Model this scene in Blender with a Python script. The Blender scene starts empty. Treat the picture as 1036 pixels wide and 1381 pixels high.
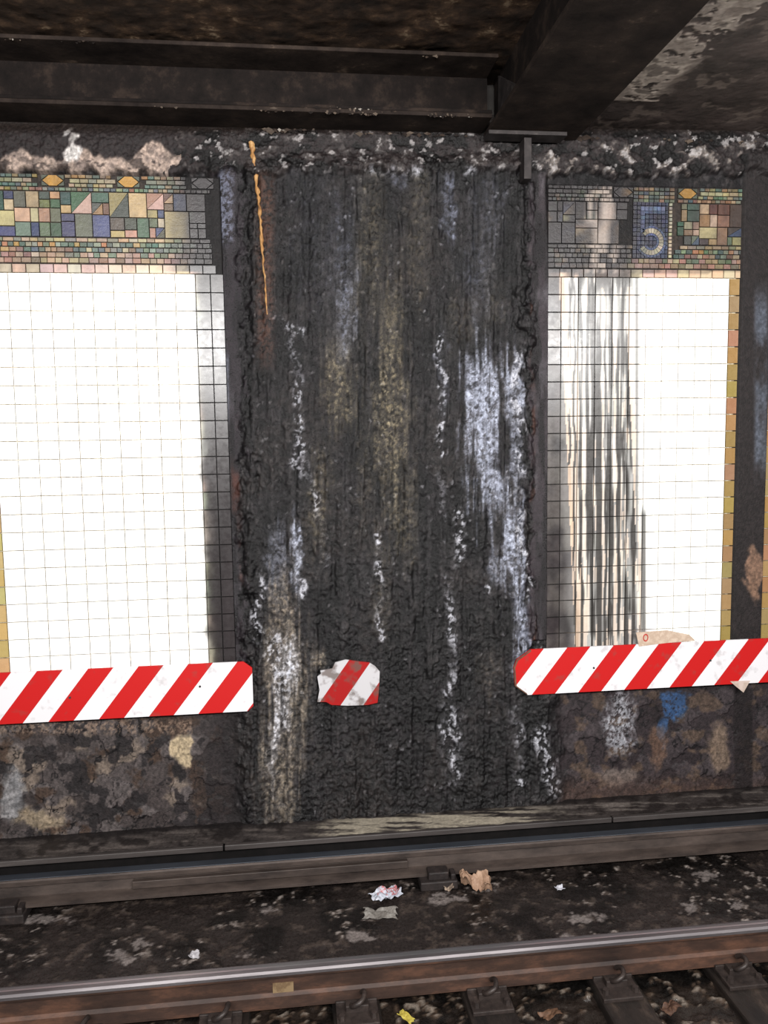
import bpy, math, random
import numpy as np
from mathutils import Matrix, Vector, noise as mnoise
random.seed(7)
S=bpy.context.scene
try:
    S.view_settings.view_transform='Standard'; S.view_settings.look='None'
except Exception as e: print(e)
# ------------------------------------------------------------------ camera
F=1077.0
C=np.array([0,-4.8,2.75])
def Rm(yaw,pitch,roll):
    cy,sy=math.cos(yaw),math.sin(yaw); cp,sp=math.cos(pitch),math.sin(pitch)
    fw=np.array([sy*cp,cy*cp,-sp]); rt=np.array([cy,-sy,0.0]); up=np.cross(rt,fw)
    cr,sr=math.cos(roll),math.sin(roll)
    return rt*cr+up*sr, -rt*sr+up*cr, fw
M=Rm(math.radians(6.582),math.radians(5.466),math.radians(-0.852))
cam=bpy.data.objects.new("camera",bpy.data.cameras.new("camera"))
S.collection.objects.link(cam); S.camera=cam
cam.data.sensor_fit='VERTICAL'; cam.data.sensor_height=24; cam.data.sensor_width=18; cam.data.lens=24*F/1381
r,u_,w=M
cam.matrix_world=Matrix(((r[0],u_[0],-w[0],C[0]),(r[1],u_[1],-w[1],C[1]),(r[2],u_[2],-w[2],C[2]),(0,0,0,1)))
# survey helpers: photo measurement <-> metres on the real planes
def ray(u,v): return (u-518)*M[0]-(v-690.5)*M[1]+F*M[2]
def W(u,v,y0=0.0):
    d=ray(u,v); t=(y0-C[1])/d[1]; p=C+t*d; return p[0],p[2]
def FL(u,v,z0):
    d=ray(u,v); t=(z0-C[2])/d[2]; p=C+t*d; return p[0],p[1]
def proj(X,Y,Z):
    P=np.stack([X-C[0],Y-C[1],Z-C[2]],-1); a=P@M[0]; b=P@M[1]; c=P@M[2]
    return 518+F*a/c, 690.5-F*b/c
# ------------------------------------------------------------------ noise
_lat={}
def vn(x,y,seed=0):
    if seed not in _lat: _lat[seed]=np.random.RandomState(seed+11).rand(256,256)
    L=_lat[seed]; xi=np.floor(x).astype(int); yi=np.floor(y).astype(int); fx=x-xi; fy=y-yi
    fx=fx*fx*(3-2*fx); fy=fy*fy*(3-2*fy)
    a=L[xi&255,yi&255]; b=L[(xi+1)&255,yi&255]; c=L[xi&255,(yi+1)&255]; d=L[(xi+1)&255,(yi+1)&255]
    return (a*(1-fx)+b*fx)*(1-fy)+(c*(1-fx)+d*fx)*fy
def fbm(x,y,seed=0,o=4):
    s=0;a=.5;t=0
    for i in range(o):
        s=s+a*vn(x*2**i+i*17.3,y*2**i+i*9.1,seed+i); t+=a; a*=.55
    return s/t
def fbr(x,y,seed=0,o=5,g=.55):
    """rotated-octave fbm (no lattice direction)"""
    s=0;a=.5;t=0
    for i in range(o):
        th=.6+i*1.1; X_=x*math.cos(th)-y*math.sin(th); Y_=x*math.sin(th)+y*math.cos(th)
        s=s+a*vn(X_*2.1**i+i*17.3,Y_*2.1**i+i*9.1,seed+i); t+=a; a*=g
    return s/t
def worley(x,y,seed=0):
    rs=np.random.RandomState(seed+400); A=rs.rand(128,128); B=rs.rand(128,128); K=rs.rand(128,128)
    xi=np.floor(x).astype(int); yi=np.floor(y).astype(int)
    f1=np.full(x.shape,9.0); f2=np.full(x.shape,9.0); cid=np.zeros(x.shape)
    for i in (-1,0,1):
        for j in (-1,0,1):
            a=(xi+i)&127; b=(yi+j)&127
            d=np.hypot(xi+i+A[a,b]-x, yi+j+B[a,b]-y)
            nearer=d<f1
            f2=np.where(nearer,f1,np.minimum(f2,d)); cid=np.where(nearer,K[a,b],cid); f1=np.where(nearer,d,f1)
    return 1-np.clip(f1,0,1), np.clip(f2-f1,0,1), cid
def ss(a,b,x):
    t=np.clip((x-a)/(b-a),0,1); return t*t*(3-2*t)
def box(x,a,b,s=4): return ss(a-s,a+s,x)*(1-ss(b-s,b+s,x))
def mix(c,col,m): 
    return c*(1-m[...,None])+np.asarray(col,float)*m[...,None]
EXPO=1.55
def lin(c):
    c=np.clip(np.asarray(c,float)/255,0,1)
    l=np.where(c<=.04045,c/12.92,((c+.055)/1.055)**2.4)
    return l/EXPO
# ------------------------------------------------------------------ grime masks
def grime(u,v):
    """coverage of soot over the tile faces, and soot colour"""
    n=fbm(u/22,v/30,40); st=fbm(u/5,v/90,50,3); n3=fbm(u/8,v/14,44,3)
    eL=264+(v-372)*20/512
    eR=735+(v-372)*20/480
    d=u-eL+(n-.5)*16+(n3-.5)*8
    covL=ss(-12,5,d)*.93+ss(0,14,d)*.065
    covL=np.maximum(covL,ss(-60,-10,d)*.08*ss(.45,.7,n3))
    covm_=.36+ss(215,250,u+(n-.5)*30)*.52+ss(245,268,u+(n-.5)*20)*.2+(n3-.5)*.55+ss(262,238,v)*.25
    covL=np.where(v<368, covm_, covL)
    k=u-eR
    covR=np.where(k<20, .98-ss(4,20,k+(n-.5)*14)*.09, 0.0)
    inner=ss(10,22,k)*(1-ss(112,126,k+(n-.5)*10))
    wash=ss(140,104,k)*.12+inner*(.58+.5*(fbm(u/4,v/70,47,3)-.5)+.25*ss(42,20,k))
    s1=vn(u/3.4,v/300+3,61); s2=vn(u/2.1,v/170,63); s3=vn(u/8,v/500,65)
    dens=box(k,44,108,14)
    dark=ss(.52-.12*dens,.66-.10*dens,s1*.5+s3*.2+s2*.3)*.95
    dark=dark*box(k,24,122,5)
    for (cx,wd,v0,v1) in ((800,4.6,372,870),(809,2.8,372,870),(824,4,372,870),(834,2.8,372,870),(849,6,372,840),(856,3,372,870),(784,2.8,400,870),(768,2.0,372,640),(868,3.4,680,870),(793,2.8,372,760),(775,1.8,372,870),(841,2.2,372,870),(817,2,372,870)):
        wob=(vn(v/40,u*0+cx,66)-.5)*4
        dark=np.maximum(dark,(1-ss(wd*.6,wd*1.6,np.abs(u-cx-wob)))*box(v,v0,v1,20)*.96*(.7+.3*ss(.2,.5,vn(u/3,v/60,68))))
    dark=np.where(k>108, np.maximum((1-ss(2,5,np.abs(u-868)))*box(v,685,870,12)*.85,(1-ss(0,6,np.abs(u-859)))*.8),dark)
    dark=np.maximum(dark, box(k,26,120,8)*ss(412,366,v+(s1-.5)*60)*.92)
    dark=np.maximum(dark, box(u,745,875,10)*ss(815,858,v+(n-.5)*20)*.65)
    covR=np.where(k<20,covR,np.clip(np.maximum(dark,wash),0,1))
    covm=.56+.42*ss(866,842,u+(n-.5)*10)+(n3-.5)*.7+ss(264,240,v)*.35+box(u,846,905,8)*.06
    wst=box(u,792,832,6)*ss(.4,.66,vn(u/3,v/70,70))*ss(235,262,v)
    covm=covm+ss(1000,1020,u)*.2
    covR=np.where(v<368,covm,covR)
    cov=np.clip(np.where(u<500,covL,covR),0,1)
    col=np.zeros(u.shape+(3,))+np.array([48,43,44])
    col=mix(col,[92,88,78],np.where((u<500)&(v>368),1,0)*ss(10,-6,d)*ss(.3,.7,n))
    col=mix(col,[92,86,82],np.where((u>500)&(v>368)&(k<20),.75,0)*ss(.2,.6,n))
    col=mix(col,[160,146,136],np.where(v<368,wst*(u>500),0))
    isdark=dark>wash*.9
    col=mix(col,[34,27,23],np.where((v>368)&(k>=20)&isdark&(u>500),.88,0))
    col=mix(col,[206,180,156],np.where((v>368)&(k>=20)&(~isdark)&(u>500),.95,0))
    col*= (.8+.4*st)[...,None]
    return cov,col
XL0,XL1,XR0,XR1=-1.75,-.36,1.57,2.81
def wallpaint(X,Z,u,v):
    wn=fbm(u/18,v/18,1); wn2=fbm(u/18+50,v/18+90,2)
    uu=u+(wn-.5)*26; vv=v+(wn2-.5)*34
    n1=fbm(u/26,v/60,3,5); fine=fbr(u/3.2,v/3.8,4,3,.7); st=fbm(u/8,v/110,6,4); st2=fbm(u/4,v/60,8,3)
    hf=vn(u/2.6,v/3.2,7); big=fbm(u/45,v/60,14,4); drip=fbm(u/9,v/130,15,3); gl=fbr(u/13,v/18,18,5,.7)
    ux=u+(gl-.5)*10; vx=v+(fine-.5)*5
    w1,e1,i1=worley(ux/7.5,vx/10,1); w2,e2,i2=worley(ux/4.2,vx/5.2,2)
    low=ss(380,760,v)
    c=np.zeros(u.shape+(3,))+np.array([25,22,24])
    c=mix(c,[9,8,9],ss(.48,.62,big)*.75)
    c=mix(c,[56,53,54],ss(.52,.70,st)*.6)
    c=mix(c,[42,37,35],ss(.45,.35,big)*.5)
    c=mix(c,[100,97,97],ss(.84,1.0,i2)*ss(.5,.8,w2)*.6)
    c=mix(c,[70,66,65],ss(.56,.70,gl)*.40)
    c=mix(c,[6,5,6],ss(.62,.40,w1)*.55)  # shade in the crevices between nodules, painted into the crust colour
    def E(cx,cy,rx,ry,soft=.5,rough=.55):
        d=np.sqrt(((uu-cx)/rx)**2+((vv-cy)/ry)**2)+(st2-.5)*rough*2.4+(fine-.5)*rough*1.2
        return 1-ss(1-soft,1+soft,d)
    gr=.15+1.15*ss(.25,.75,fine)*(.35+.9*i2)
    for (cx,cy,rx,ry,a) in ((525,560,22,130,1),(455,520,20,60,.9),(500,330,20,100,.5),(560,300,18,120,.4),(430,680,14,70,.6),(470,420,20,60,.4),(545,700,14,70,.5),(620,430,22,45,.35),(490,640,12,90,.35),(660,410,16,40,.35),(530,430,22,60,.4),(515,800,14,70,.3)):
        c=mix(c,[108,99,82],E(cx,cy,rx,ry)*a*gr)
    for (cx,cy,rx,ry,a) in ((460,370,18,90,.5),(465,430,14,50,.7),(420,330,30,110,.2),(640,390,22,60,.4),(600,280,10,45,.8),(655,290,22,50,.35),(535,250,8,14,.8),(305,300,10,40,.4),(595,500,7,60,.5)):
        c=mix(c,[108,111,125],E(cx,cy,rx,ry)*a*gr)
    for (cx,cy,rx,ry,a) in ((645,555,24,85,1),(634,510,18,34,.7),(655,640,17,60,.85),(690,600,10,110,.7),(688,740,13,75,1),(704,840,10,55,1),(702,885,12,24,.8),(372,760,12,50,.45),(400,750,6,48,.9),(690,510,10,34,.8),(665,770,10,20,.6)):
        c=mix(c,[172,177,194],E(cx,cy,rx,ry,.5,.8)*a*np.clip(.15+1.5*ss(.2,.75,fine)*(.4+.8*i2),0,1))
    for (cx,cy,rx,ry,a) in ((385,900,25,52,.95),(378,830,19,48,.85),(380,990,22,95,.85),(372,1060,26,65,.6),(405,930,13,75,.65),(655,910,15,42,.4),(430,890,9,16,.9)):
        c=mix(c,[126,115,102],E(cx,cy,rx,ry,.5,.8)*a*gr)
    for (cx,cy,rx,ry,a) in ((388,895,14,30,1),(378,960,9,40,.8),(372,1010,6,40,.6)):
        c=mix(c,[206,206,214],E(cx,cy,rx,ry,.5,.8)*a*gr)
    spm=np.zeros(u.shape)
    for (x0,y0,x1,y1,wd) in ((365,432,400,450,6),(398,455,402,640,5),(405,600,410,640,6),(590,450,592,520,4),(592,520,596,620,4),(600,780,606,1040,5),(612,690,618,760,6),(400,735,406,800,5),(352,800,345,860,5),(690,480,700,640,5),(480,228,560,234,8),(604,960,612,1040,12),(725,980,745,1060,9),(600,190,625,230,10),(372,860,377,930,10),(350,770,357,790,4),(652,790,654,795,4),(425,650,440,760,4),(690,950,700,1050,6),(590,640,600,700,4),(370,205,470,215,8),(690,660,715,800,5),(508,720,516,860,4)):
        t=np.clip(((u-x0)*(x1-x0)+(v-y0)*(y1-y0))/max(1,(x1-x0)**2+(y1-y0)**2),0,1)
        ox=(vn(v/16,v*0+x0,88)-.5)*14
        d=np.hypot(u-x0-ox-t*(x1-x0),v-y0-t*(y1-y0)); spm=np.maximum(spm,(1-ss(wd*.5,wd*1.8,d))*(.4+.6*ss(.3,.5,vn(v/24,v*0+x0+5,89))))
    sp=spm*ss(.48,.68,i2*.35+fine*.7)
    sp=np.maximum(sp,ss(.955,.985,i2)*ss(.5,.7,w2)*ss(.45,.7,n1)*.4)
    c=mix(c,[196,196,204],sp*.9)
    # ---- left steel strip
    rag=(fbm(u/9,v/16,16,4)-.5)*44
    lx0=290+(v-372)*20/512; lx1=328+(v-372)*4/512+rag
    mL=box(u,lx0,lx1,3)*(v>215)*(1-ss(940,980,v+rag))
    cs=np.zeros(c.shape)+np.array([41,36,40]); cs=mix(cs,[19,16,19],ss(.42,.60,st)); cs=mix(cs,[70,66,70],ss(.6,.8,fbm(u/10,v/50,9))*.5)
    d=1-ss(6,15,np.abs(u-305)); cs=mix(cs,[112,116,134],d*box(v,225,330,15)*ss(.4,.6,fine)*.8)
    cs=mix(cs,[108,112,124],(1-ss(3,6,np.abs(u-305)))*box(v,480,570,10)*.6)
    cs=mix(cs,[96,54,42],(1-ss(3,10,np.abs(u-(318+(v-600)*.02))))*box(v,590,850,40)*ss(.4,.65,n1)*.6)
    c=c*(1-mL[...,None])+cs*mL[...,None]
    c=mix(c,[92,62,50],(1-ss(4,18,np.abs(u-358)))*box(v,205,490,30)*.7*ss(.3,.6,fine))
    # ---- right steel strip
    mR=box(u,712+rag*.7,740+(v-372)*18/480,3)*(v>235)*(v<862)*(X<XR0)
    cs=np.zeros(c.shape)+np.array([54,47,51]); cs=mix(cs,[26,22,24],ss(.42,.60,st)); cs=mix(cs,[88,84,88],ss(.56,.8,fbm(u/8,v/50,12))*.6)
    cs=mix(cs,[90,58,46],(1-ss(2,6,np.abs(u-716)))*ss(.52,.68,n1)*.6)
    c=c*(1-mR[...,None])+cs*mR[...,None]
    # ---- top band
    mt=ss(242,230,v+(wn-.5)*26)
    ct=np.zeros(c.shape)+np.array([42,36,36])
    q=fbr(u/22,v/16,20,4); q2=fbr(u/9,v/8,27,4)
    tear=208+ (fbm(u/30,v*0+3,21)-.5)*50
    lt=(u<240+(wn-.5)*60)
    ct=mix(ct,[164,145,133],lt*ss(-3,3,v-tear)*ss(.14,.26,q))
    ct=mix(ct,[120,106,100],lt*ss(-3,3,v-tear)*ss(.48,.60,q2)*.7)
    ct=mix(ct,[50,42,40],lt*ss(-3,3,v-tear)*ss(.60,.66,q)*.7)
    ct=mix(ct,[208,202,198],((1-ss(.6,1.1,np.hypot((uu-100)/12,(vv-205)/20))))*lt)
    ct=mix(ct,[190,186,184],((1-ss(.6,1.1,np.hypot((uu-92)/10,(vv-180)/6))))*lt)
    mid=~lt
    rgt=ss(715,740,u)
    ct=mix(ct,[82,76,74],mid*ss(.54,.64,q)*ss(.4,.6,q2)*.8)
    ct=mix(ct,[15,13,13],mid*ss(.49,.41,q)*.9)
    ct=mix(ct,[122,113,107],mid*rgt*ss(.54,.60,q2)*ss(.48,.54,q)*ss(192,204,v)*.85)
    ct=mix(ct,[166,161,160],mid*ss(.66,.70,q2)*.8)
    ct=mix(ct,[34,26,22],ss(188,172,v)*.8)
    c=c*(1-mt[...,None])+ct*mt[...,None]
    # ---- grout / plaster behind tile fields
    inX=((X>XL0)&(X<XL1-.004))|((X>XR0)&(X<XR1-.004))|(X>3.0)
    inZ=(Z>1.32)&(Z<4.23)
    cov,gc=grime(u,v)
    edge=np.clip(ss(XR1-.028,XR1-.018,X)*(X<3.0),0,1)
    cov2=np.maximum(cov,edge)
    g=np.zeros(c.shape)+np.where((v>368)[...,None],np.array([226,214,188]),np.array([84,72,62]))
    g=mix(g,[140,112,78],ss(.50,.66,fine)*.5*(v>368))
    gc=np.where((edge>.01)[...,None],np.array([60,48,40]),gc)
    g=g*(1-cov2[...,None])+ (gc*.5)*cov2[...,None]
    m=(inX&inZ)*1.0
    ml=m*(1-mt)
    c=c*(1-ml[...,None])+g*ml[...,None]
    # ---- below boards
    w3,e3,i3=worley(uu/26,vv/22,5)
    lb=ss(925,935,v)*(1-ss(300,330,uu))
    cb=np.zeros(c.shape)+np.array([72,65,64])+((i3-.5)*30)[...,None]
    cb=mix(cb,[122,108,96],ss(.55,.64,fbm(u/40,v/30,34))*.75)
    cb=mix(cb,[58,43,34],ss(.55,.66,fbm(u/30,v/26,35))*.75)
    cb=mix(cb,[36,32,33],ss(.58,.62,fbm(u/22,v/22,36))*.9)
    cb=mix(cb,[16,13,14],ss(.07,.02,e3)*ss(.42,.52,fbm(u/40,v/40,38))*.9)
    cb=mix(cb,[172,154,126],1-ss(.7,1.0,np.hypot((uu-246)/15,(vv-1008)/26)))
    cb=mix(cb,[150,150,152],(1-ss(.6,1.2,np.hypot((uu-20)/18,(vv-1070)/40)))*.65)
    cb=mix(cb,[146,130,108],(1-ss(.6,1.2,np.hypot((uu-55)/34,(vv-1105)/14)))*.8)
    cb=mix(cb,[140,118,102],box(v,970,988,5)*ss(.45,.6,fine)*.7*(u<260))
    cb=mix(cb,[34,29,30],ss(250,300,uu)*.8)
    c=c*(1-lb[...,None])+cb*lb[...,None]
    rb=ss(895,905,v)*ss(735,765,uu)
    cb=np.zeros(c.shape)+np.array([50,43,45])+((i3-.5)*24)[...,None]
    cb=mix(cb,[15,12,14],ss(.08,.02,e3)*ss(.4,.5,fbm(u/40,v/40,38))*.85)
    cb=mix(cb,[86,70,58],ss(.56,.66,fbm(u/26,v/22,39))*.7)
    cb=mix(cb,[150,150,156],(1-ss(.5,1.2,np.hypot((uu-835)/22,(vv-975)/46)))*ss(.35,.6,fine))
    cb=mix(cb,[124,112,104],(1-ss(.5,1.2,np.hypot((uu-830)/30,(vv-1045)/16)))*.7)
    cb=mix(cb,[46,74,112],(1-ss(.7,1.05,np.hypot((uu-908)/17,(vv-952)/26)))*.9*ss(.25,.4,fine))
    cb=mix(cb,[46,74,112],(1-ss(.7,1.05,np.hypot((uu-893)/6,(vv-985)/22)))*.8)
    cb=mix(cb,[132,112,94],(1-ss(.6,1.1,np.hypot((uu-965)/18,(vv-1010)/34)))*.7)
    cb=mix(cb,[110,82,64],(1-ss(.6,1.1,np.hypot((uu-885)/16,(vv-1005)/30)))*.6)
    cb=mix(cb,[72,52,42],ss(1035,1065,v)*.5)
    c=c*(1-rb[...,None])+cb*rb[...,None]
    # ---- far-right pilaster
    fr=(X>XR1-.004)*(X<3.0)*ss(200,215,v)*(v<862)*1.0
    cb=np.zeros(c.shape)+np.array([38,33,33]); cb=mix(cb,[80,84,94],(1-ss(5,12,np.abs(u-1022)))*box(v,400,640,30)*ss(.3,.6,n1))
    cb=mix(cb,[118,92,76],(1-ss(.7,1.1,np.hypot((uu-1012)/13,(vv-775)/40))))
    c=c*(1-fr[...,None])+cb*fr[...,None]
    f2=ss(985,990,u)*ss(925,930,v)*ss(1014,1010,u)
    c=mix(c,[28,23,24],f2*.8)
    c*=(.78+.44*hf)[...,None]
    # relief height (metres towards track)
    ragL=(fbm(u/14,v/22,17,4)-.5)*44
    cr=ss(318,350,u+ragL)*(1-ss(696,722,u+ragL))*ss(205,235,v)
    cr=np.maximum(cr, ss(310,345,uu)*(1-ss(735,765,uu))*ss(905,930,v))
    h=.010+cr*(.006+.040*drip+.022*gl*(.5+.5*low)+.009*w1*(.3+.7*i1)+.010*w2*(.2+.8*i2)+.018*st+.012*fine)
    h+=mL*.012+mR*.018
    h+=np.maximum(lb,rb)*(i3*.008+.01)
    h+=mt*(.012+.03*q+.016*q2+.010*w2)*ss(165,190,v)
    h+=fr*.026+sp*.006
    h=h*(1-m)+m*(mt*.05*ss(232,222,v) -.003*(1-mt))
    return c,h
# ------------------------------------------------------------------ materials
def newmat(name): 
    m=bpy.data.materials.new(name); m.use_nodes=True; nt=m.node_tree; b=nt.nodes["Principled BSDF"]; return m,nt,b
def N(nt,t,**k):
    n=nt.nodes.new(t)
    for a,v in k.items(): setattr(n,a,v)
    return n
def attrmat(name,rough=.6,bump=.4,nscale=70,spec=.3,amp=.35,rv=.15):
    m,nt,b=newmat(name)
    at=N(nt,'ShaderNodeAttribute',attribute_name='Col')
    tc=N(nt,'ShaderNodeTexCoord'); ns=N(nt,'ShaderNodeTexNoise'); ns.inputs['Scale'].default_value=nscale; ns.inputs['Detail'].default_value=7; ns.inputs['Roughness'].default_value=.65
    nt.links.new(tc.outputs['Object'],ns.inputs['Vector'])
    mr=N(nt,'ShaderNodeMapRange'); mr.inputs[1].default_value=.3; mr.inputs[2].default_value=.7; mr.inputs[3].default_value=1-amp; mr.inputs[4].default_value=1+amp
    nt.links.new(ns.outputs['Fac'],mr.inputs[0])
    mx=N(nt,'ShaderNodeVectorMath',operation='SCALE'); nt.links.new(at.outputs['Color'],mx.inputs[0]); nt.links.new(mr.outputs[0],mx.inputs['Scale'])
    nt.links.new(mx.outputs[0],b.inputs['Base Color'])
    mr2=N(nt,'ShaderNodeMapRange'); mr2.inputs[1].default_value=.3; mr2.inputs[2].default_value=.7; mr2.inputs[3].default_value=rough-rv; mr2.inputs[4].default_value=rough+rv
    nt.links.new(ns.outputs['Fac'],mr2.inputs[0]); nt.links.new(mr2.outputs[0],b.inputs['Roughness'])
    b.inputs['Specular IOR Level'].default_value=spec
    if bump>0:
        bp=N(nt,'ShaderNodeBump'); bp.inputs['Strength'].default_value=bump; bp.inputs['Distance'].default_value=.01
        nt.links.new(ns.outputs['Fac'],bp.inputs['Height']); nt.links.new(bp.outputs[0],b.inputs['Normal'])
    return m
def noisemat(name,stops,scale=8,rough=.6,metal=0,bump=.3,spec=.3,stretch=(1,1,1),bdist=.01):
    m,nt,b=newmat(name)
    tc=N(nt,'ShaderNodeTexCoord'); mp=N(nt,'ShaderNodeMapping'); mp.inputs['Scale'].default_value=stretch
    nt.links.new(tc.outputs['Object'],mp.inputs[0])
    ns=N(nt,'ShaderNodeTexNoise'); ns.inputs['Scale'].default_value=scale; ns.inputs['Detail'].default_value=9; ns.inputs['Roughness'].default_value=.68
    nt.links.new(mp.outputs[0],ns.inputs['Vector'])
    cr=N(nt,'ShaderNodeValToRGB'); e=cr.color_ramp.elements
    while len(e)<len(stops): e.new(.5)
    for i,(p,col) in enumerate(stops):
        e[i].position=p; l=lin(col); e[i].color=(l[0],l[1],l[2],1)
    nt.links.new(ns.outputs['Fac'],cr.inputs[0]); nt.links.new(cr.outputs[0],b.inputs['Base Color'])
    b.inputs['Roughness'].default_value=rough; b.inputs['Metallic'].default_value=metal; b.inputs['Specular IOR Level'].default_value=spec
    bp=N(nt,'ShaderNodeBump'); bp.inputs['Strength'].default_value=bump; bp.inputs['Distance'].default_value=bdist
    nt.links.new(ns.outputs['Fac'],bp.inputs['Height']); nt.links.new(bp.outputs[0],b.inputs['Normal'])
    return m
# ------------------------------------------------------------------ mesh helpers
def link(o,parent=None):
    S.collection.objects.link(o)
    if parent: o.parent=parent
    return o
def meshobj(name,V,Fc,mat=None,col=None,smooth=False,parent=None):
    me=bpy.data.meshes.new(name); 
    if isinstance(V,np.ndarray): V=V.tolist()
    if isinstance(Fc,np.ndarray): Fc=Fc.tolist()
    me.from_pydata(V,[],Fc)
    if col is not None:
        a=me.color_attributes.new("Col",'FLOAT_COLOR','POINT'); arr=np.ones((len(V),4)); arr[:,:3]=col; a.data.foreach_set("color",arr.ravel())
    if mat: me.materials.append(mat)
    if smooth: me.polygons.foreach_set("use_smooth",[True]*len(me.polygons))
    me.update(); o=bpy.data.objects.new(name,me); return link(o,parent)
def gridfaces(nx,ny):
    i=np.arange(nx-1)[None,:]; j=np.arange(ny-1)[:,None]; a=(j*nx+i).ravel()
    return np.stack([a,a+1,a+nx+1,a+nx],1)
def boxv(x0,x1,y0,y1,z0,z1): return [(x0,y0,z0),(x1,y0,z0),(x1,y1,z0),(x0,y1,z0),(x0,y0,z1),(x1,y0,z1),(x1,y1,z1),(x0,y1,z1)]
BF=[(0,3,2,1),(4,5,6,7),(0,1,5,4),(1,2,6,5),(2,3,7,6),(3,0,4,7)]
def boxes(name,L,mat,bevel=0.0,parent=None):
    V=[];Fc=[]
    for b in L:
        k=len(V); V+=boxv(*b); Fc+=[tuple(k+i for i in f) for f in BF]
    o=meshobj(name,V,Fc,mat,parent=parent)
    if bevel: 
        m=o.modifiers.new("b",'BEVEL'); m.width=bevel; m.segments=2
    return o
def extrude_x(name,prof,x0,x1,mat,parent=None,cuts=1):
    n=len(prof);V=[];Fc=[]
    for k in range(cuts+1):
        x=x0+(x1-x0)*k/cuts; V+=[(x,p[0],p[1]) for p in prof]
    for k in range(cuts):
        for i in range(n): j=(i+1)%n; Fc.append((k*n+i,k*n+j,(k+1)*n+j,(k+1)*n+i))
    Fc.append(tuple(range(n))[::-1]); Fc.append(tuple(cuts*n+i for i in range(n)))
    return meshobj(name,V,Fc,mat,parent=parent)
def empty(name):
    o=bpy.data.objects.new(name,None); return link(o)
# ------------------------------------------------------------------ WALL
M_wall=attrmat("wall_soot_and_plaster",.62,.5,85,.2,.35)
M_crust=attrmat("wet_mineral_crust",.36,.7,140,.30,.5,.2)
x0,x1,z0,z1=-2.7,4.1,0.0,4.62
nx,nz=1180,800
xs=np.linspace(x0,x1,nx); zs=np.linspace(z0,z1,nz); X,Z=np.meshgrid(xs,zs); X=X.ravel(); Z=Z.ravel()
U,Vv=proj(X,np.zeros_like(X),Z)
col,h=wallpaint(X,Z,U,Vv)
P3=np.stack([X,-h,Z],1).reshape(nz,nx,3); C3=lin(col).reshape(nz,nx,3)
ia=int(np.searchsorted(xs,XL1)); ib=int(np.searchsorted(xs,XR0))
for nm,a,b,mt_ in (("wall_back",0,ia,M_wall),("encrusted_pilaster",ia,ib,M_crust),("wall_back",ib,nx-1,M_wall)):
    sub=P3[:,a:b+1].reshape(-1,3); cs=C3[:,a:b+1].reshape(-1,3)
    meshobj(nm,sub,gridfaces(b-a+1,nz),mt_,cs,True)
boxes("wall_back_core",[(x0,x1,.03,.3,-.2,5.0)],noisemat("concrete_core",[(.3,(50,46,44)),(.7,(70,66,62))]))
# ------------------------------------------------------------------ TILES
YT=-.010
class Tiles:
    def __init__(s): s.V=[];s.F=[];s.C=[]
    def add(s,a,b,c,d,base,n=1,y=YT,jit=0.0,inset=.0014):
        k=len(s.V); y+=random.uniform(-jit,jit)
        tx=random.uniform(-jit,jit)*.6; tz=random.uniform(-jit,jit)*.6
        for j in range(n+1):
            for i in range(n+1):
                s.V.append((a+inset+(b-a-2*inset)*i/n, y+tx*(i/n-.5)+tz*(j/n-.5), c+inset+(d-c-2*inset)*j/n)); s.C.append(base)
        for j in range(n):
            for i in range(n):
                q=k+j*(n+1)+i; s.F.append((q,q+1,q+n+2,q+n+1))
        m=len(s.V); s.V+=[(a,-.0005,c),(b,-.0005,c),(b,-.0005,d),(a,-.0005,d)]; s.C+=[tuple(.8*x for x in base)]*4
        c3=k+n*(n+1)
        s.F.append(tuple([m,m+1]+[k+n-i for i in range(n+1)]))
        s.F.append(tuple([m+1,m+2]+[k+(n-j)*(n+1)+n for j in range(n+1)]))
        s.F.append(tuple([m+2,m+3]+[c3+i for i in range(n+1)]))
        s.F.append(tuple([m+3,m]+[k+j*(n+1) for j in range(n+1)]))
    def poly(s,pts,base,y=-.011):
        k=len(s.V); s.V+=[(p[0],y,p[1]) for p in pts]; s.C+=[base]*len(pts); n=len(pts)
        s.V+=[(p[0],-.0005,p[1]) for p in pts]; s.C+=[base]*n
        s.F.append(tuple(range(k,k+n)))
        for i in range(n): j=(i+1)%n; s.F.append((k+j,k+i,k+n+i,k+n+j))
    def build(s,name,mat,parent=None,cscale=1.0):
        V=np.array(s.V); u,v=proj(V[:,0],V[:,1]*0-.01,V[:,2]); cov,gc=grime(u,v)
        base=np.array(s.C,float)
        lb=np.minimum(lin(base)*cscale,.88); c=lb*(1-cov[:,None])+lin(gc)*cov[:,None]
        return meshobj(name,V,s.F,mat,c,False,parent)
M_tile=attrmat("glazed_tile",.28,.03,30,.5,.05,.06)
M_mos=attrmat("mosaic_tile",.40,.2,60,.35,.2,.08)
def rnd(c,a=8): return tuple(max(0,min(255,x+random.uniform(-a,a))) for x in c)
zT=3.690; zB=1.385; rows=22; rz=(zT-zB)/rows; gap=.0017
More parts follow.
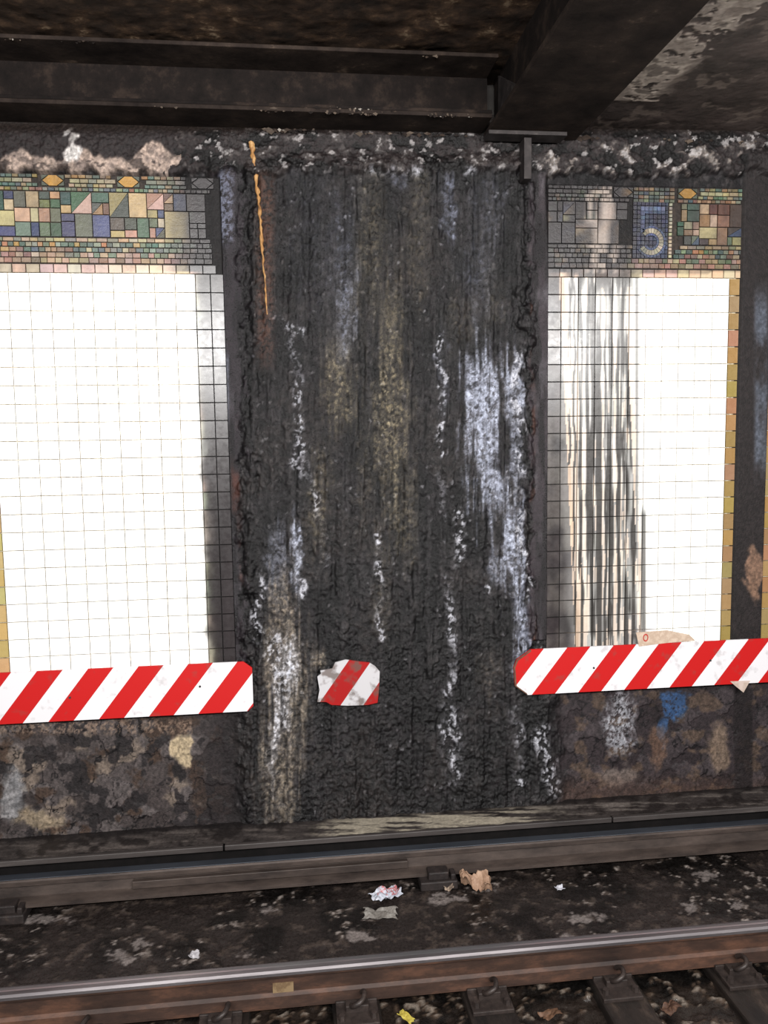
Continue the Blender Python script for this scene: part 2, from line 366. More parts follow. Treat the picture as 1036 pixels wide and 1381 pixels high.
def panel(xa,xb,cols,bl,br,cl,cr_,res=9):
    T=Tiles(); px=(xb-xa)/cols
    for j in range(rows):
        for i in range(cols):
            a=xa+i*px; c=zB+j*rz
            T.add(a+gap,a+px-gap,c+gap,c+rz-gap,rnd((253,251,246),2),res,jit=.0006)
        for (a,b),cc in ((bl,cl),(br,cr_)):
            T.add(a+gap,b-gap,zB+j*rz+gap*1.4,zB+(j+1)*rz-gap*1.4,rnd(cc,9),6,jit=.001)
    xx=bl[0]
    while xx<br[1]-.03:
        T.add(xx+gap,xx+.075-gap,zB-.062+gap,zB-gap,rnd((172,150,102),12),3,jit=.001); xx+=.075
    xx=bl[0]
    while xx<br[1]-.03:
        T.add(xx+gap,xx+.075-gap,zT+gap,zT+.05-gap,rnd((184,156,134),10),3,jit=.001); xx+=.075
    return T.build("tile_panel",M_tile,cscale=1.4)
BORD=(136,108,72)
panel(-1.665,-.52,10,(-1.75,-1.665),(-.52,-.435),(168,144,98),(170,164,150),10)
T=Tiles()
for j in range(rows): T.add(-.435+gap,-.36-gap,zB+j*rz+gap,zB+(j+1)*rz-gap,(80,76,72),4)
T.build("tile_edge_strip",M_tile)
panel(1.655,2.735,10,(1.57,1.655),(2.735,2.805),(120,114,108),BORD,16)
panel(3.09,4.05,9,(3.0,3.09),(4.05,4.1),BORD,BORD,2)
PAL=[(190,160,118),(205,180,140),(66,94,76),(54,80,66),(110,128,106),(50,66,102),(60,78,110),(110,76,58),(150,118,88),(92,92,80),(212,190,158),(160,132,96),(98,108,80),(74,62,54),(170,144,112),(60,92,74)]
SM=[(130,140,112),(102,122,98),(180,152,106),(156,124,86),(84,106,92),(188,170,134),(140,104,78),(74,92,96)]
def frieze(xa,xb,medal=None):
    T=Tiles(); g=.002
    def row(c,d,w,pal,amp=12,skip=None):
        x=xa
        while x<xb-.01:
            ww=w*random.uniform(.8,1.25); e=min(x+ww,xb)
            if not(skip and skip(x,e)): T.add(x+g*.6,e-g*.6,c+g*.6,d-g*.6,rnd(random.choice(pal),amp),1,jit=.0012,inset=.001)
            x=e
    inm=(lambda a,b: medal and b>medal[0] and a<medal[1])
    PK=[(190,154,126),(174,136,110),(160,132,106),(196,170,142),(134,106,84)]
    row(3.745,3.775,.045,PK); row(3.776,3.804,.04,PK+[(110,120,94)])
    row(3.806,3.832,.036,SM,skip=inm); row(3.834,3.860,.034,[(190,138,82),(110,130,106),(150,160,130),(76,100,88)],skip=inm); row(3.862,3.884,.05,[(190,168,130),(140,140,112)],skip=inm)
    def split(a,b,c,d,lv):
        w=b-a;hh=d-c
        if (w>.085 or hh>.085) and not(lv>1 and w<.15 and hh<.15 and random.random()<.40):
            if w>hh*random.uniform(.8,1.25): m=a+w*random.uniform(.33,.67); split(a,m,c,d,lv+1); split(m,b,c,d,lv+1)
            else: m=c+hh*random.uniform(.33,.67); split(a,b,c,m,lv+1); split(a,b,m,d,lv+1)
        else:
            if inm(a,b): return
            base=rnd(random.choice(PAL),12)
            if random.random()<.14 and w>.05 and hh>.05:
                b2=rnd(random.choice(PAL),12)
                T.poly([(a+g,c+g),(b-g,c+g),(b-g,d-g*2)],base); T.poly([(a+g,c+g*2),(b-g*2,d-g),(a+g,d-g)],b2)
            else: T.add(a+g,b-g,c+g,d-g,base,3,jit=.0015,inset=.001)
    x=xa
    while x<xb-.05:
        e=min(x+random.uniform(.22,.32),xb); split(x,e,3.888,4.135,0); x=e
    dm=[]; x=xa+.47
    while x<xb: dm.append(x); x+=.41
    sk=lambda a,b: inm(a,b) or any(b>q-.062 and a<q+.062 for q in dm)
    row(4.138,4.158,.03,SM,skip=inm); row(4.160,4.180,.034,[(86,114,98),(110,136,110),(180,160,120)],skip=sk)
    row(4.182,4.206,.05,[(140,150,120),(196,180,140)],skip=sk); row(4.208,4.228,.034,[(190,146,86),(100,126,106),(160,140,100)],skip=sk)
    for q in dm:
        if inm(q-.06,q+.06): continue
        T.poly([(q-.055,4.194),(q-.02,4.166),(q+.02,4.166),(q+.055,4.194),(q+.02,4.222),(q-.02,4.222)],(216,160,62))
        for pp in ([(q-.06,4.166),(q-.026,4.166),(q-.06,4.190)],[(q+.06,4.19),(q+.026,4.166),(q+.06,4.166)],[(q-.06,4.198),(q-.026,4.222),(q-.06,4.222)],[(q+.026,4.222),(q+.06,4.198),(q+.06,4.222)]):
            T.poly(pp,(90,100,80))
    if medal:
        a,b=medal; cx,cz=a+.115,3.905
        NAVY=[(36,50,84),(46,62,98),(30,44,76)]; CRM=[(216,204,174),(200,188,160)]; SKY=[(84,106,148),(74,96,138)]
        zz=3.808
        while zz<4.13:
            xx=a
            while xx<b-.03:
                T.add(xx,min(xx+.026,b-.03)-.002,zz,zz+.024,rnd(random.choice(NAVY),8),1,y=-.007,jit=.0006,inset=.001); xx+=.026
            zz+=.026
        def ring(r0,r1,n,pal,a0,a1,y=-.012):
            for i in range(n):
                t0=a0+(a1-a0)*i/n+.02; t1=a0+(a1-a0)*(i+1)/n-.02
                P=[(cx+r*math.cos(t),cz+r*math.sin(t)) for r,t in ((r0,t0),(r1,t0),(r1,t1),(r0,t1))]
                T.poly([(min(max(p[0],a),b-.03),p[1]) for p in P],rnd(random.choice(pal),8),y=y)
        R_=math.radians
        ring(.052,.080,18,CRM,R_(-150),R_(138)); ring(.082,.094,20,SKY,R_(-150),R_(130)); ring(.038,.050,14,SKY,R_(-150),R_(138))
        for i in range(5):
            z=cz+.052+i*.026; T.add(cx-.068,cx-.042,z,z+.024,rnd(random.choice(SKY),8),1,y=-.012,inset=.001)
        for i in range(6):
            xx=cx-.068+i*.026; T.add(xx,xx+.024,cz+.182,cz+.208,rnd((120,140,180),8),1,y=-.012,inset=.001)
            T.add(xx,xx+.024,cz+.168,cz+.180,rnd(random.choice(SKY),8),1,y=-.011,inset=.001)
        zz=3.81
        while zz<4.13:
            T.add(b-.026,b-.006,zz,zz+.018,rnd(random.choice(CRM),10),1,inset=.001); zz+=.022
        x2=a
        while x2<b-.01:
            for z2 in (4.138,4.16,4.182,4.206): T.add(x2,x2+.03,z2,z2+.019,rnd(random.choice(SM),10),1,inset=.001)
            x2+=.033
    return T.build("mosaic_frieze",M_mos,cscale=1.05)
frieze(-1.75,-.42)
frieze(1.57,2.805,(2.105,2.36))
frieze(3.0,4.1)
# ------------------------------------------------------------------ HAZARD BOARDS
def stripemat(name,period,slope,phase,wear):
    m,nt,b=newmat(name); tc=N(nt,'ShaderNodeTexCoord'); sx=N(nt,'ShaderNodeSeparateXYZ'); nt.links.new(tc.outputs['Object'],sx.inputs[0])
    def math_(op,a,b_=None):
        n=N(nt,'ShaderNodeMath',operation=op)
        for i,q in enumerate((a,b_)):
            if q is None: continue
            if isinstance(q,(int,float)): n.inputs[i].default_value=q
            else: nt.links.new(q,n.inputs[i])
        return n.outputs[0]
    t=math_('MULTIPLY',sx.outputs['Z'],slope); t=math_('SUBTRACT',sx.outputs['X'],t); t=math_('ADD',t,phase); t=math_('DIVIDE',t,period); t=math_('FRACT',t)
    g=math_('LESS_THAN',t,.5)
    ns=N(nt,'ShaderNodeTexNoise'); ns.inputs['Scale'].default_value=14; ns.inputs['Detail'].default_value=8; nt.links.new(tc.outputs['Object'],ns.inputs[0])
    mx=N(nt,'ShaderNodeMix',data_type='RGBA'); nt.links.new(g,mx.inputs[0])
    wl=lin((236,233,236))*(1-.3*wear); rl=lin((198,24,24))*(1-.35*wear); mx.inputs[6].default_value=(*wl,1); mx.inputs[7].default_value=(*rl,1)
    mr=N(nt,'ShaderNodeMapRange'); mr.inputs[1].default_value=.60-wear*.13; mr.inputs[2].default_value=.70-wear*.10; nt.links.new(ns.outputs['Fac'],mr.inputs[0])
    sc=math_('MULTIPLY',mr.outputs[0],.3+wear*.5)
    m2=N(nt,'ShaderNodeMix',data_type='RGBA'); nt.links.new(sc,m2.inputs[0]); nt.links.new(mx.outputs[2],m2.inputs[6]); m2.inputs[7].default_value=(*lin((96,80,72)),1)
    nt.links.new(m2.outputs[2],b.inputs['Base Color']); b.inputs['Roughness'].default_value=.45; b.inputs['Specular IOR Level'].default_value=.3
    return m
def plate(name,pts,y,th,mat,parent=None):
    n=len(pts); V=[(p[0],y-th,p[1]) for p in pts]+[(p[0],y,p[1]) for p in pts]
    Fc=[tuple(range(n)),tuple(range(2*n-1,n-1,-1))]+[((i+1)%n,i,n+i,n+(i+1)%n) for i in range(n)]
    return meshobj(name,V,Fc,mat,parent=parent)
yb=-.085
def wp(u,v): return W(u,v,yb)
zt1=wp(170,899)[1]; zb1=wp(170,967)[1]; xr=wp(341,925)[0]
Lpts=[(-2.6,zb1),(xr-.035,zb1),(xr,zb1+.03),(xr,zt1-.04),(xr-.05,zt1),(-2.6,zt1)]
plate("hazard_board",Lpts,yb,.012,stripemat("red_white_stripes",.285,.78,.035,0.0))
zt2=wp(870,868)[1]; zb2=wp(870,928)[1]; xl=wp(692,905)[0]
Rpts=[(xl+.09,zb2),(4.0,zb2),(4.0,zt2),(xl+.11,zt2),(xl+.02,zt2-.06),(xl,zt2-.11),(xl+.01,zb2+.06)]
plate("hazard_board",Rpts,yb,.012,stripemat("red_white_stripes_b",.30,.78,.03,0.0))
M_rust=noisemat("rust_edge",[(.35,(70,44,34)),(.6,(120,84,64))],20,.6)
lip=[(xl+.09,zb2),(xl+.085,zb2+.012),(xl+.02,zb2+.062),(xl+.011,zt2-.11),(xl+.03,zt2-.066),(xl+.112,zt2-.012),(xl+.11,zt2),(xl+.02,zt2-.06),(xl,zt2-.11),(xl+.01,zb2+.06)]
V=[(p[0],yb-.0135,p[1]) for p in lip]; meshobj("board_rust_lip",V,[(9,8,3,2),(8,7,4,3),(7,6,5,4),(0,9,2,1)],M_rust)
yb2=-.105
fr=[(428,912),(433,908),(432,904),(448,901),(452,893),(466,889),(480,891),(498,893),(506,898),(512,905),(511,930),(509,947),(496,950),(470,951),(447,950),(440,946),(428,946),(431,930)]
plate("hazard_board_fragment",[W(a,b,yb2) for a,b in reversed(fr)],yb2,.01,stripemat("red_white_stripes_worn",.285,.72,.13,1.0))
def disc(x,y,z,r,th,n=10):
    V=[(x+r*math.cos(2*math.pi*i/n),y,z+r*math.sin(2*math.pi*i/n)) for i in range(n)]+[(x+.8*r*math.cos(2*math.pi*i/n),y-th,z+.8*r*math.sin(2*math.pi*i/n)) for i in range(n)]
    return V,[tuple(range(n,2*n))]+[((i+1)%n,i,n+i,n+(i+1)%n) for i in range(n)]
M_steel=noisemat("dirty_steel",[(.3,(34,30,30)),(.55,(56,50,49)),(.75,(90,84,82))],14,.6,.2,.3,.3)
V=[];Fc=[]
for (u,v) in ((95,940),(270,925),(800,900),(957,890)):
    p=wp(u,v); a,b=disc(p[0],yb-.012,p[1],.007,.005); k=len(V); V+=a; Fc+=[tuple(k+i for i in f) for f in b]
meshobj("board_bolts",V,Fc,M_steel)
def strip(name,path,wid,y,mat):
    V=[];Fc=[]
    for i,((u,v),wd) in enumerate(zip(path,wid)):
        x,z=W(u,v,y); V+=[(x-wd/2,y+.014,z),(x,y-.006,z),(x+wd/2,y+.014,z)]
        if i: k=3*i; Fc+=[(k-3,k-2,k+1,k),(k-2,k-1,k+2,k+1)]
    return meshobj(name,V,Fc,mat,smooth=True)
pth=[(339,190),(341,205),(344,225),(346,250),(349,270),(351,292),(352,318),(354,345),(357,372),(359,400),(360,430)]
random.seed(3)
pth2=[]
for i in range(len(pth)-1):
    for k in range(5):
        t=k/5; pth2.append((pth[i][0]*(1-t)+pth[i+1][0]*t+random.uniform(-.9,.9),pth[i][1]*(1-t)+pth[i+1][1]*t))
strip("rust_drip",pth2,[random.uniform(.012,.034)*(1-.6*i/len(pth2)) for i in range(len(pth2))],-.082,noisemat("ochre_rust",[(.35,(120,80,44)),(.5,(174,126,72)),(.65,(206,168,116))],26,.6))
# ------------------------------------------------------------------ CEILING STEEL
M_beam=noisemat("sooty_beam_paint",[(.32,(26,20,18)),(.5,(46,38,34)),(.62,(60,50,44)),(.70,(104,88,76))],4.5,.8,0,.5,.1)
M_web=noisemat("shade_dark_web",[(.32,(14,11,10)),(.52,(30,24,22)),(.66,(54,44,38)),(.76,(104,90,80))],6,.8,0,.5,.1)  # darker than the beam paint: the web's shade is put into the colour
M_ceil=noisemat("sooty_concrete_ceiling",[(.34,(30,23,18)),(.52,(58,44,34)),(.62,(86,66,50)),(.69,(156,134,110))],7,.8,0,.6,.2,(1,1,1),.015)
zc=4.50
gi=empty("longitudinal_girder")
boxes("bottom_flange",[(-3,1.16,-.28,-.0,zc,zc+.022)],M_beam,.004,gi)
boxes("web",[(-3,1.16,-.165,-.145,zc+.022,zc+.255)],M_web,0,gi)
boxes("top_flange",[(-3,1.16,-.42,-.0,zc+.255,zc+.275)],M_beam,.004,gi)
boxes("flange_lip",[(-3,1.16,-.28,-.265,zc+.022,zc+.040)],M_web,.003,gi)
tg=empty("transverse_girder")
boxes("bottom_flange",[(1.17,1.72,-3.6,-.01,zc-.03,zc)],M_beam,.004,tg)
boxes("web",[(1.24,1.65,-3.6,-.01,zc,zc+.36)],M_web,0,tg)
def slab(name,xa,xb,ya,yb_,z,mat,amp,sc,parent=None,n=300):
    xs=np.linspace(xa,xb,n); ys=np.linspace(ya,yb_,n); A,B=np.meshgrid(xs,ys); A=A.ravel();B=B.ravel()
    hh=z+amp*(fbm(A*sc+7,B*sc+7,80,5)-.5)
    return meshobj(name,np.stack([A,B,hh],1),gridfaces(n,n)[:,::-1],mat,None,True,parent)
slab("ceiling",-3,1.3,-3.6,.02,zc+.30,M_ceil,.03,6)
n=460; xs=np.linspace(1.6,4.1,n); ys=np.linspace(-3.6,.02,n); A,B=np.meshgrid(xs,ys);A=A.ravel();B=B.ravel()
nn=fbr(A*3,B*3,90,5); n2=fbr(A*12,B*12,95,5); n4=fbr(A*9,B*9,97,4)
c=np.zeros((len(A),3))+np.array([94,81,76]); c=mix(c,[66,56,52],ss(.42,.7,nn)); 
dx=np.abs(A-1.92+(nn-.5)*.3)
pk=ss(.44,.48,n2*.6+nn*.4)*(1-ss(.11,.22,dx))*(B<-.42)
c=mix(c,[218,204,190],pk*(.7+.3*ss(.4,.6,n4))); c=mix(c,[136,122,112],ss(.62,.66,n2)*.7); c=mix(c,[46,38,34],ss(.58,.66,n4)*.5)
meshobj("ceiling_right",np.stack([A,B,zc+.06-.006*pk+.008*(n2-.5)],1),gridfaces(n,n)[:,::-1],attrmat("peeling_ceiling_paint",.6,.3,40,.3,.2),lin(c),True)
ch=empty("steel_column")
tz=zc-.03
boxes("cap_plate",[(1.16,1.62,-.20,-.08,tz-.026,tz-.004)],M_steel,.003,ch)
boxes("web_fin",[(1.375,1.42,-.17,-.07,4.21,tz-.03)],M_steel,.004,ch)
# triangular gusset between girder end and transverse girder
V=[(1.235,-.17,zc+.02),(1.235,-.62,zc+.02),(1.235,-.17,zc+.27),(1.222,-.17,zc+.02),(1.222,-.62,zc+.02),(1.222,-.17,zc+.27)]
meshobj("gusset",V,[(0,1,2),(5,4,3),(0,3,4,1),(1,4,5,2),(2,5,3,0)],M_steel,parent=tg)
def flakes(name,specs,seed):
    rs=random.Random(seed); V=[];Fc=[];Cc=[]
    for (xa,xb,y,z,cnt,smin,smax) in specs:
        cl=[rs.uniform(xa,xb) for _ in range(max(3,cnt//9))]
        for i in range(cnt):
            x=min(xb,max(xa,rs.gauss(rs.choice(cl),.06))); s=rs.uniform(smin,smax)*(1 if rs.random()<.85 else 1.8); k=len(V)
            yy=y+rs.uniform(-.01,.01); zz=z+rs.uniform(-.008,.008)
            L=rs.uniform(.3,1.2)*s
            pts=[(-s*rs.uniform(.6,1.8),0,0),(0,-s*.5,s*.4),(s*rs.uniform(.6,1.8),0,0),(rs.uniform(-.5,.5)*s,-s*.2,-L),(0,s*.5,0)]
            V+=[(x+a,yy+b,zz+c_) for a,b,c_ in pts]; Fc+=[(k,k+3,k+1),(k+1,k+3,k+2),(k,k+1,k+4),(k+1,k+2,k+4),(k+2,k+3,k+4),(k+3,k,k+4)]
            cc=rs.choice([(60,50,44),(40,33,30),(80,70,62),(96,84,74),(36,30,28),(30,25,23),(156,148,140) if rs.random()<.5 else (70,58,50)])
            Cc+=[cc]*5
    return meshobj(name,V,Fc,attrmat("lime_flakes",.8,.3,120,.1,.3),lin(np.array(Cc)))
flakes("lime_crust_flakes",[(-2.2,1.15,-.275,zc+.004,110,.003,.009),(-.6,1.1,-.275,zc+.02,40,.004,.010),(1.75,4.0,-.05,zc-.01,90,.006,.018),(-2,1.1,-.41,zc+.257,40,.003,.008),(-.5,1.12,-.06,zc-.02,50,.006,.016)],5)
# ------------------------------------------------------------------ TRACK
zslab=.12; yrun=-1.125; ztop=.20
tr=empty("third_rail")
M_third=noisemat("third_rail_steel",[(.35,(54,46,43)),(.6,(88,76,70)),(.8,(116,102,94))],10,.5,.3,.2,.4,(.3,1,1))
M_thead=noisemat("third_rail_head",[(.3,(60,64,72)),(.7,(90,94,102))],8,.4,.5,.1,.4,(.2,1,1))
yt=-.325; dz=.045
prof=[(yt-.085,.135+dz),(yt-.085,.155+dz),(yt-.03,.172+dz),(yt-.022,.225+dz),(yt-.042,.238+dz),(yt-.042,.262+dz),(yt-.034,.270+dz),(yt+.034,.270+dz),(yt+.042,.262+dz),(yt+.042,.238+dz),(yt+.014,.225+dz),(yt+.02,.168+dz),(yt+.085,.15+dz),(yt+.085,.135+dz)]
extrude_x("rail_body",prof,-3,4.2,M_third,tr)
boxes("contact_face",[(-3,4.2,yt-.030,yt+.030,.2695+dz,.274+dz)],M_thead,.002,tr)
boxes("splice_bar",[(-.95,.62,yt-.055,yt-.02,.178+dz,.222+dz)],M_third,.003,tr)
M_dark=noisemat("grimy_dark_cast",[(.3,(26,22,22)),(.6,(50,42,40)),(.8,(84,70,62))],18,.6,.1,.5,.3)
ins=[]
for (u,v) in ((590,1185),(10,1230)):
    x,y=FL(u,v,.16)
    ins.append((x-.11,x+.11,yt-.15,yt+.08,.125,.18)); ins.append((x-.06,x+.06,yt-.13,yt-.05,.175,.225)); ins.append((x+.07,x+.10,yt-.14,yt-.07,.175,.215))
boxes("rail_insulator",ins,M_dark,.008,tr)
pb=empty("protection_board")
n=600; nyb=34; xs=np.linspace(-3,4.2,n); ys=np.linspace(-.275,-.0,nyb); A,B=np.meshgrid(xs,ys);A=A.ravel();B=B.ravel()
u,v=proj(A,B,A*0+.40)
g=fbm(u/60,v/3,100,4); g2=fbm(u/14,v/8,104,4)
c=np.zeros((len(A),3))+np.array([60,54,52]); c=mix(c,[92,84,80],ss(.45,.7,g)); c=mix(c,[32,27,26],ss(.46,.66,g2)*.85)
pale=box(u+(g2-.5)*60,430,740,30)*ss(.3,.5,g)  # paler patch along the middle of the board top
c=mix(c,[176,166,148],pale*.9*ss(1080,1092,v+(g2-.5)*10)); c=mix(c,[120,112,106],box(u,700,1036,20)*ss(.5,.7,g)*.6)
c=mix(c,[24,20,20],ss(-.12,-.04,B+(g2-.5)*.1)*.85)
meshobj("board_top",np.stack([A,B,.40+.012*(g2-.5)],1),gridfaces(n,nyb),attrmat("weathered_board",.5,.4,50,.35,.3),lin(c),True,pb)
M_pb=noisemat("board_edge",[(.3,(46,41,40)),(.6,(74,68,66)),(.8,(110,102,98))],9,.5,0,.3,.35,(.2,1,1))
boxes("board_edge",[(-3,-.45,-.290,-.03,.362,.394),(-.44,1.9,-.292,-.03,.364,.396),(1.91,4.2,-.290,-.03,.362,.394)],M_pb,.004,pb)
M_black=noisemat("gap_shade_black",[(.3,(12,11,11)),(.7,(24,21,21))],8,.8,0,.3,.1)
boxes("gap_shade_plank",[(-3,4.2,-.24,-.215,.13,.362)],M_black,0,pb)  # added dark filler; its black paints the shade in the gap under the board
M_rail=noisemat("rusty_rail",[(.3,(40,30,27)),(.5,(68,50,42)),(.66,(108,76,60)),(.8,(92,84,80))],7,.6,.2,.3,.3,(.35,1,1))
M_head=noisemat("polished_rail_head",[(.3,(96,92,94)),(.5,(136,130,132)),(.7,(176,170,172))],6,.46,.8,.05,.5,(.12,1,1))
M_head2=noisemat("bright_rail_corner",[(.3,(190,186,190)),(.7,(224,222,224))],6,.3,.9,.05,.5,(.12,1,1))
def rail(y,zb_,zt):
    e=empty("running_rail"); H=zt-zb_
    p=[(-.07,0),(-.07,.010),(-.022,.026),(-.009,.04),(-.009,H-.042),(-.034,H-.034),(-.036,H-.008),(-.028,H),(.028,H),(.036,H-.008),(.034,H-.034),(.009,H-.042),(.009,.04),(.022,.026),(.07,.010),(.07,0)]
    extrude_x("rail_body",[(y+a,zb_+b) for a,b in p],-3.4,4.6,M_rail,e)
    q=[(y-.0375,zt-.022),(y-.0375,zt-.008),(y-.028,zt+.0008),(y-.01,zt+.0024),(y+.028,zt+.0016),(y+.034,zt-.004),(y-.020,zt-.022)]
    extrude_x("rail_head",q,-3.4,4.6,M_head,e)
    q=[(y-.012,zt+.002),(y+.004,zt+.0030),(y+.020,zt+.0022),(y+.010,zt-.002)]
    extrude_x("running_band",q,-3.4,4.6,M_head2,e)
zfoot=.036
rail(yrun,zfoot,ztop); rail(yrun-1.435-.07,zfoot,ztop)
n=620;ny=170; xs=np.linspace(-3.4,4.6,n); ys=np.linspace(yrun+.075,.02,ny); A,B=np.meshgrid(xs,ys);A=A.ravel();B=B.ravel()
g=fbm(A*5,B*5,110,5); g2=fbr(A*22,B*22,115,4); g3=fbr(A*60,B*60,118,2)
c=np.zeros((len(A),3))+np.array([42,36,34]); c=mix(c,[20,17,16],ss(.42,.66,g)); c=mix(c,[74,64,58],ss(.56,.7,g2)*.8); c=mix(c,[160,150,144],ss(.64,.70,g2*.6+g3*.4)*ss(.45,.6,g)*.85)
u,v=proj(A,B,A*0+.12)
for (cx,cy,rx,ry) in ((165,1290,18,9),(190,1272,12,7),(480,1262,22,8),(600,1212,22,8),(785,1238,30,6),(365,1228,14,5),(935,1225,12,8),(950,1180,16,6),(1000,1222,14,6),(765,1262,14,5),(330,1288,10,5),(655,1200,20,4),(60,1240,40,5)):
    c=mix(c,[150,140,136],(1-ss(.4,1.1,np.hypot((u-cx)/rx,(v-cy)/ry)+(g2-.5)*2.8+(g3-.5)*1.2))*.75)
meshobj("trackbed_slab",np.stack([A,B,zslab+.02*(g-.5)+.012*(g2-.5)],1),gridfaces(n,ny),attrmat("wet_dirty_trackbed",.30,.45,60,.5,.4,.2),lin(c),True)
n=480;ny=200; xs=np.linspace(-3.4,4.6,n); ys=np.linspace(-3.3,yrun+.09,ny); A,B=np.meshgrid(xs,ys);A=A.ravel();B=B.ravel()
g=fbm(A*6,B*6,120,5); g2=fbr(A*26,B*26,125,4)
c=np.zeros((len(A),3))+np.array([38,31,27]); c=mix(c,[14,12,11],ss(.45,.62,g)); c=mix(c,[86,70,58],ss(.58,.68,g2)*.8); c=mix(c,[150,140,130],ss(.68,.74,g2)*.7)
meshobj("floor",np.stack([A,B,-.03+.05*(g-.5)+.035*(g2-.5)],1),gridfaces(n,ny),attrmat("wet_dirty_floor",.26,.5,60,.5,.35),lin(c),True)
M_tie=noisemat("old_timber_tie",[(.35,(18,14,13)),(.55,(38,31,27)),(.66,(70,58,50)),(.76,(120,108,98))],9,.5,0,.8,.4,(1,.35,1))
M_plate=noisemat("tie_plate_steel",[(.3,(34,28,27)),(.6,(64,54,50)),(.8,(98,84,78))],16,.5,.2,.4,.4)
xt=[]
for (u,v) in ((150,1368),(480,1345),(650,1330),(820,1312),(985,1297)): xt.append(FL(u,v,.04)[0])
sp=(xt[4]-xt[1])/3
tx=[xt[1]+sp*k for k in range(-5,8)]
def clip(e,x,y,z):
    cu=bpy.data.curves.new("clip",'CURVE'); cu.dimensions='3D'; cu.bevel_depth=.012; cu.bevel_resolution=3
    P=[(0,-.05,.0),(0,-.09,.012),(.012,-.115,.03),(.035,-.11,.042),(.045,-.075,.045),(.045,-.035,.032),(.04,-.02,.018)]
    sp_=cu.splines.new('NURBS'); sp_.points.add(len(P)-1); sp_.order_u=3; sp_.use_endpoint_u=True
    for i,p in enumerate(P): sp_.points[i].co=(x+p[0]*1.5,y+p[1]*1.2,z+p[2]*1.4,1)
    cu.materials.append(M_plate); link(bpy.data.objects.new("clip",cu),e)
for x in tx:
    if x<-3.3 or x>4.5: continue
    e=empty("railroad_tie")
    jx=random.uniform(-.02,.02)
    boxes("timber",[(x-.115+jx,x+.115+jx,-3.0,-.98,-.12,.014)],M_tie,.012,e)
    for y in (yrun,yrun-1.505):
        boxes("tie_plate",[(x-.10,x+.10,y-.22,y+.10,.012,.034),(x-.10,x+.10,y-.085,y-.072,.03,.052),(x-.055,x+.055,y-.14,y-.09,.03,.066)],M_plate,.004,e)
        clip(e,x-.03,y-.03,.045)
        V=[];Fc=[]
        for (bx,by) in ((x-.075,y-.18),(x+.075,y-.18)):
            k=len(V)
            V+=[(bx+.018*math.cos(a*math.pi/3),by+.018*math.sin(a*math.pi/3),.034) for a in range(6)]+[(bx+.015*math.cos(a*math.pi/3),by+.015*math.sin(a*math.pi/3),.058) for a in range(6)]
            Fc+=[tuple(range(k+6,k+12))]+[(k+i,k+(i+1)%6,k+6+(i+1)%6,k+6+i) for i in range(6)]
        meshobj("spikes",V,Fc,M_plate,parent=e)
# ------------------------------------------------------------------ LITTER
def paper(name,u,v,z,wx,wy,mat,seed,amp=.03,rot=0,n=14):
    cx,cy=FL(u,v,z); cy=min(cy,yt-.12-wy*.6) if z>.1 else cy
    V=[];cr,sr=math.cos(rot),math.sin(rot)
    for j in range(n+1):
        for i in range(n+1):
            a=(i/n-.5)*wx*(1+.08*math.sin(j*.9+seed)); b=(j/n-.5)*wy*(1+.1*math.sin(i*.8+seed))
            hgt=abs(mnoise.noise(Vector((a*14+seed,b*14,seed*1.7))))*amp*1.6+abs(mnoise.noise(Vector((a*40+seed,b*40,3))))*amp*.35
            V.append((cx+a*cr-b*sr,cy+a*sr+b*cr,z+.004+hgt))
    o=meshobj(name,V,gridfaces(n+1,n+1),mat,smooth=False); m=o.modifiers.new("s",'SOLIDIFY'); m.thickness=.002; return o
def pm(name,a,b,scale=10): return noisemat(name,[(.42,a),(.5,b),(.62,a)],scale,.6,0,.2)
zl=.135
paper("food_wrapper",517,1194,zl,.17,.10,noisemat("wrapper_print",[(.46,(206,208,218)),(.54,(184,190,202)),(.60,(186,60,52)),(.64,(196,196,206))],10,.4),3,.05,.3)
paper("crumpled_paper_bag",635,1184,zl,.17,.11,pm("kraft_paper",(178,146,122),(150,118,96)),5,.10,-.1)
paper("flattened_cup",513,1235,zl,.18,.08,pm("gray_paper",(142,138,132),(110,104,98)),8,.03,-.15)
paper("paper_scrap",755,1200,zl,.045,.05,pm("white_scrap",(222,222,230),(190,190,200)),9,.03)
paper("paper_scrap",262,1292,zl,.05,.04,pm("gray_scrap",(190,186,190),(150,146,150)),12,.03)
paper("paper_scrap",605,1200,zl,.05,.05,pm("tan_scrap",(170,150,132),(120,104,92)),13,.03)
paper("paper_scrap",548,1374,.0,.03,.09,pm("yellow_scrap",(206,190,90),(170,150,60)),14,.02,.6)
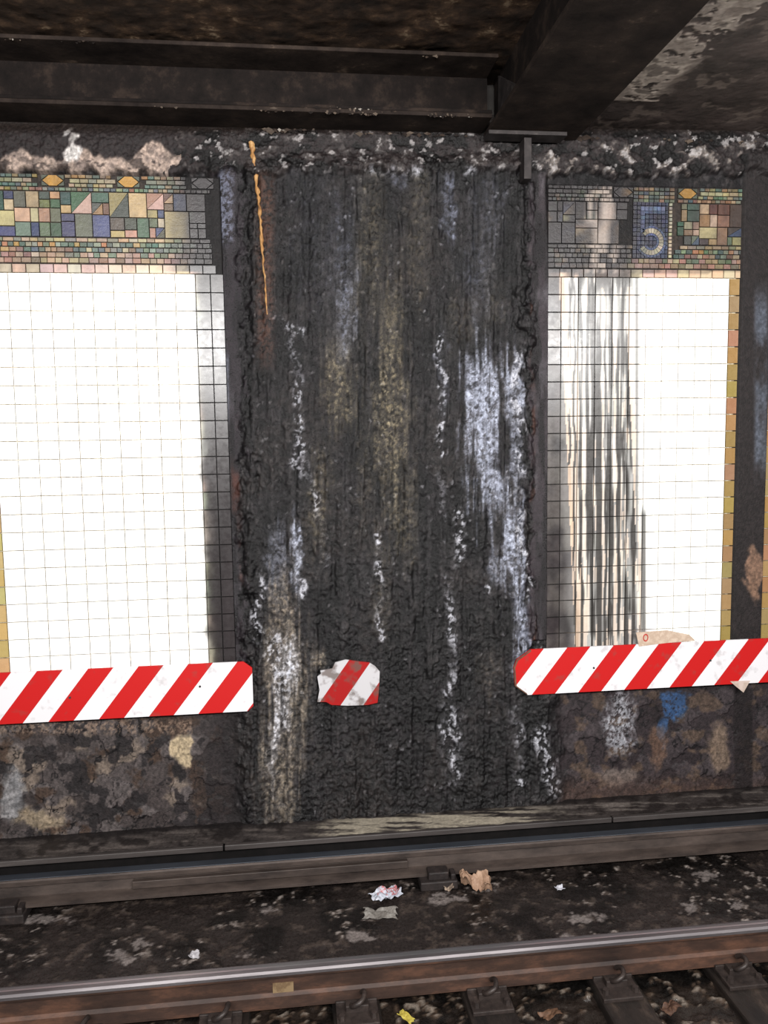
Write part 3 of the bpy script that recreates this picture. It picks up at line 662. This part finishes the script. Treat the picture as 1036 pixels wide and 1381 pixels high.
paper("paper_scrap",742,1372,.0,.10,.05,pm("brown_scrap",(110,80,60),(84,60,44)),15,.03,.2)
paper("paper_scrap",905,1362,.0,.09,.06,pm("brown_scrap_b",(104,76,58),(74,52,42)),16,.03,.5)
x,_=FL(382,1313,.12)
boxes("rail_tag",[(x-.05,x+.05,yrun-.0125,yrun-.0085,.075,.125)],pm("ochre_tag",(140,118,88),(110,88,64)))
pp=[(858,853),(900,850),(930,856),(938,864),(900,867),(862,872)]
pn=empty("torn_notice")
plate("sheet",[W(a,b,-.10) for a,b in reversed(pp)],-.097,.003,pm("cream_card",(214,192,172),(190,166,146)),pn)
bpy.ops.mesh.primitive_torus_add(major_radius=.018,minor_radius=.004,location=(W(871,860,-.101)[0],-.101,W(871,860,-.101)[1]),rotation=(math.pi/2,0,0))
o=bpy.context.object; o.name="letter_o"; o.scale=(.8,1.15,.4); o.parent=pn; o.data.materials.append(pm("red_ink",(196,70,60),(180,60,50)))
pp=[(985,919),(1012,918),(1003,934),(993,926)]
plate("torn_paper_scrap",[W(a,b,-.10) for a,b in reversed(pp)],-.097,.003,pm("cream_card_b",(210,190,180),(190,170,156)))
# ------------------------------------------------------------------ LIGHT
def area(name,loc,target,sx,sy,P,col=(1,1,1)):
    l=bpy.data.lights.new(name,'AREA'); l.shape='RECTANGLE'; l.size=sx; l.size_y=sy; l.energy=P; l.color=col
    o=bpy.data.objects.new(name,l); link(o); o.location=loc
    d=Vector(target)-Vector(loc); o.rotation_euler=d.to_track_quat('-Z','Y').to_euler(); return o
area("platform_fluorescent_row",(.6,-6.0,3.9),(.6,0,2.0),7,.4,860,(1,.985,.97))
area("track_fill_light",(.6,-5.2,4.2),(.6,-.5,.3),7,.3,210,(1,.98,.96))  # added fill light, evens out the falloff on lower wall and track
wd=bpy.data.worlds.new("World"); S.world=wd; wd.use_nodes=True
wd.node_tree.nodes["Background"].inputs[0].default_value=(1,.97,.95,1); wd.node_tree.nodes["Background"].inputs[1].default_value=.15
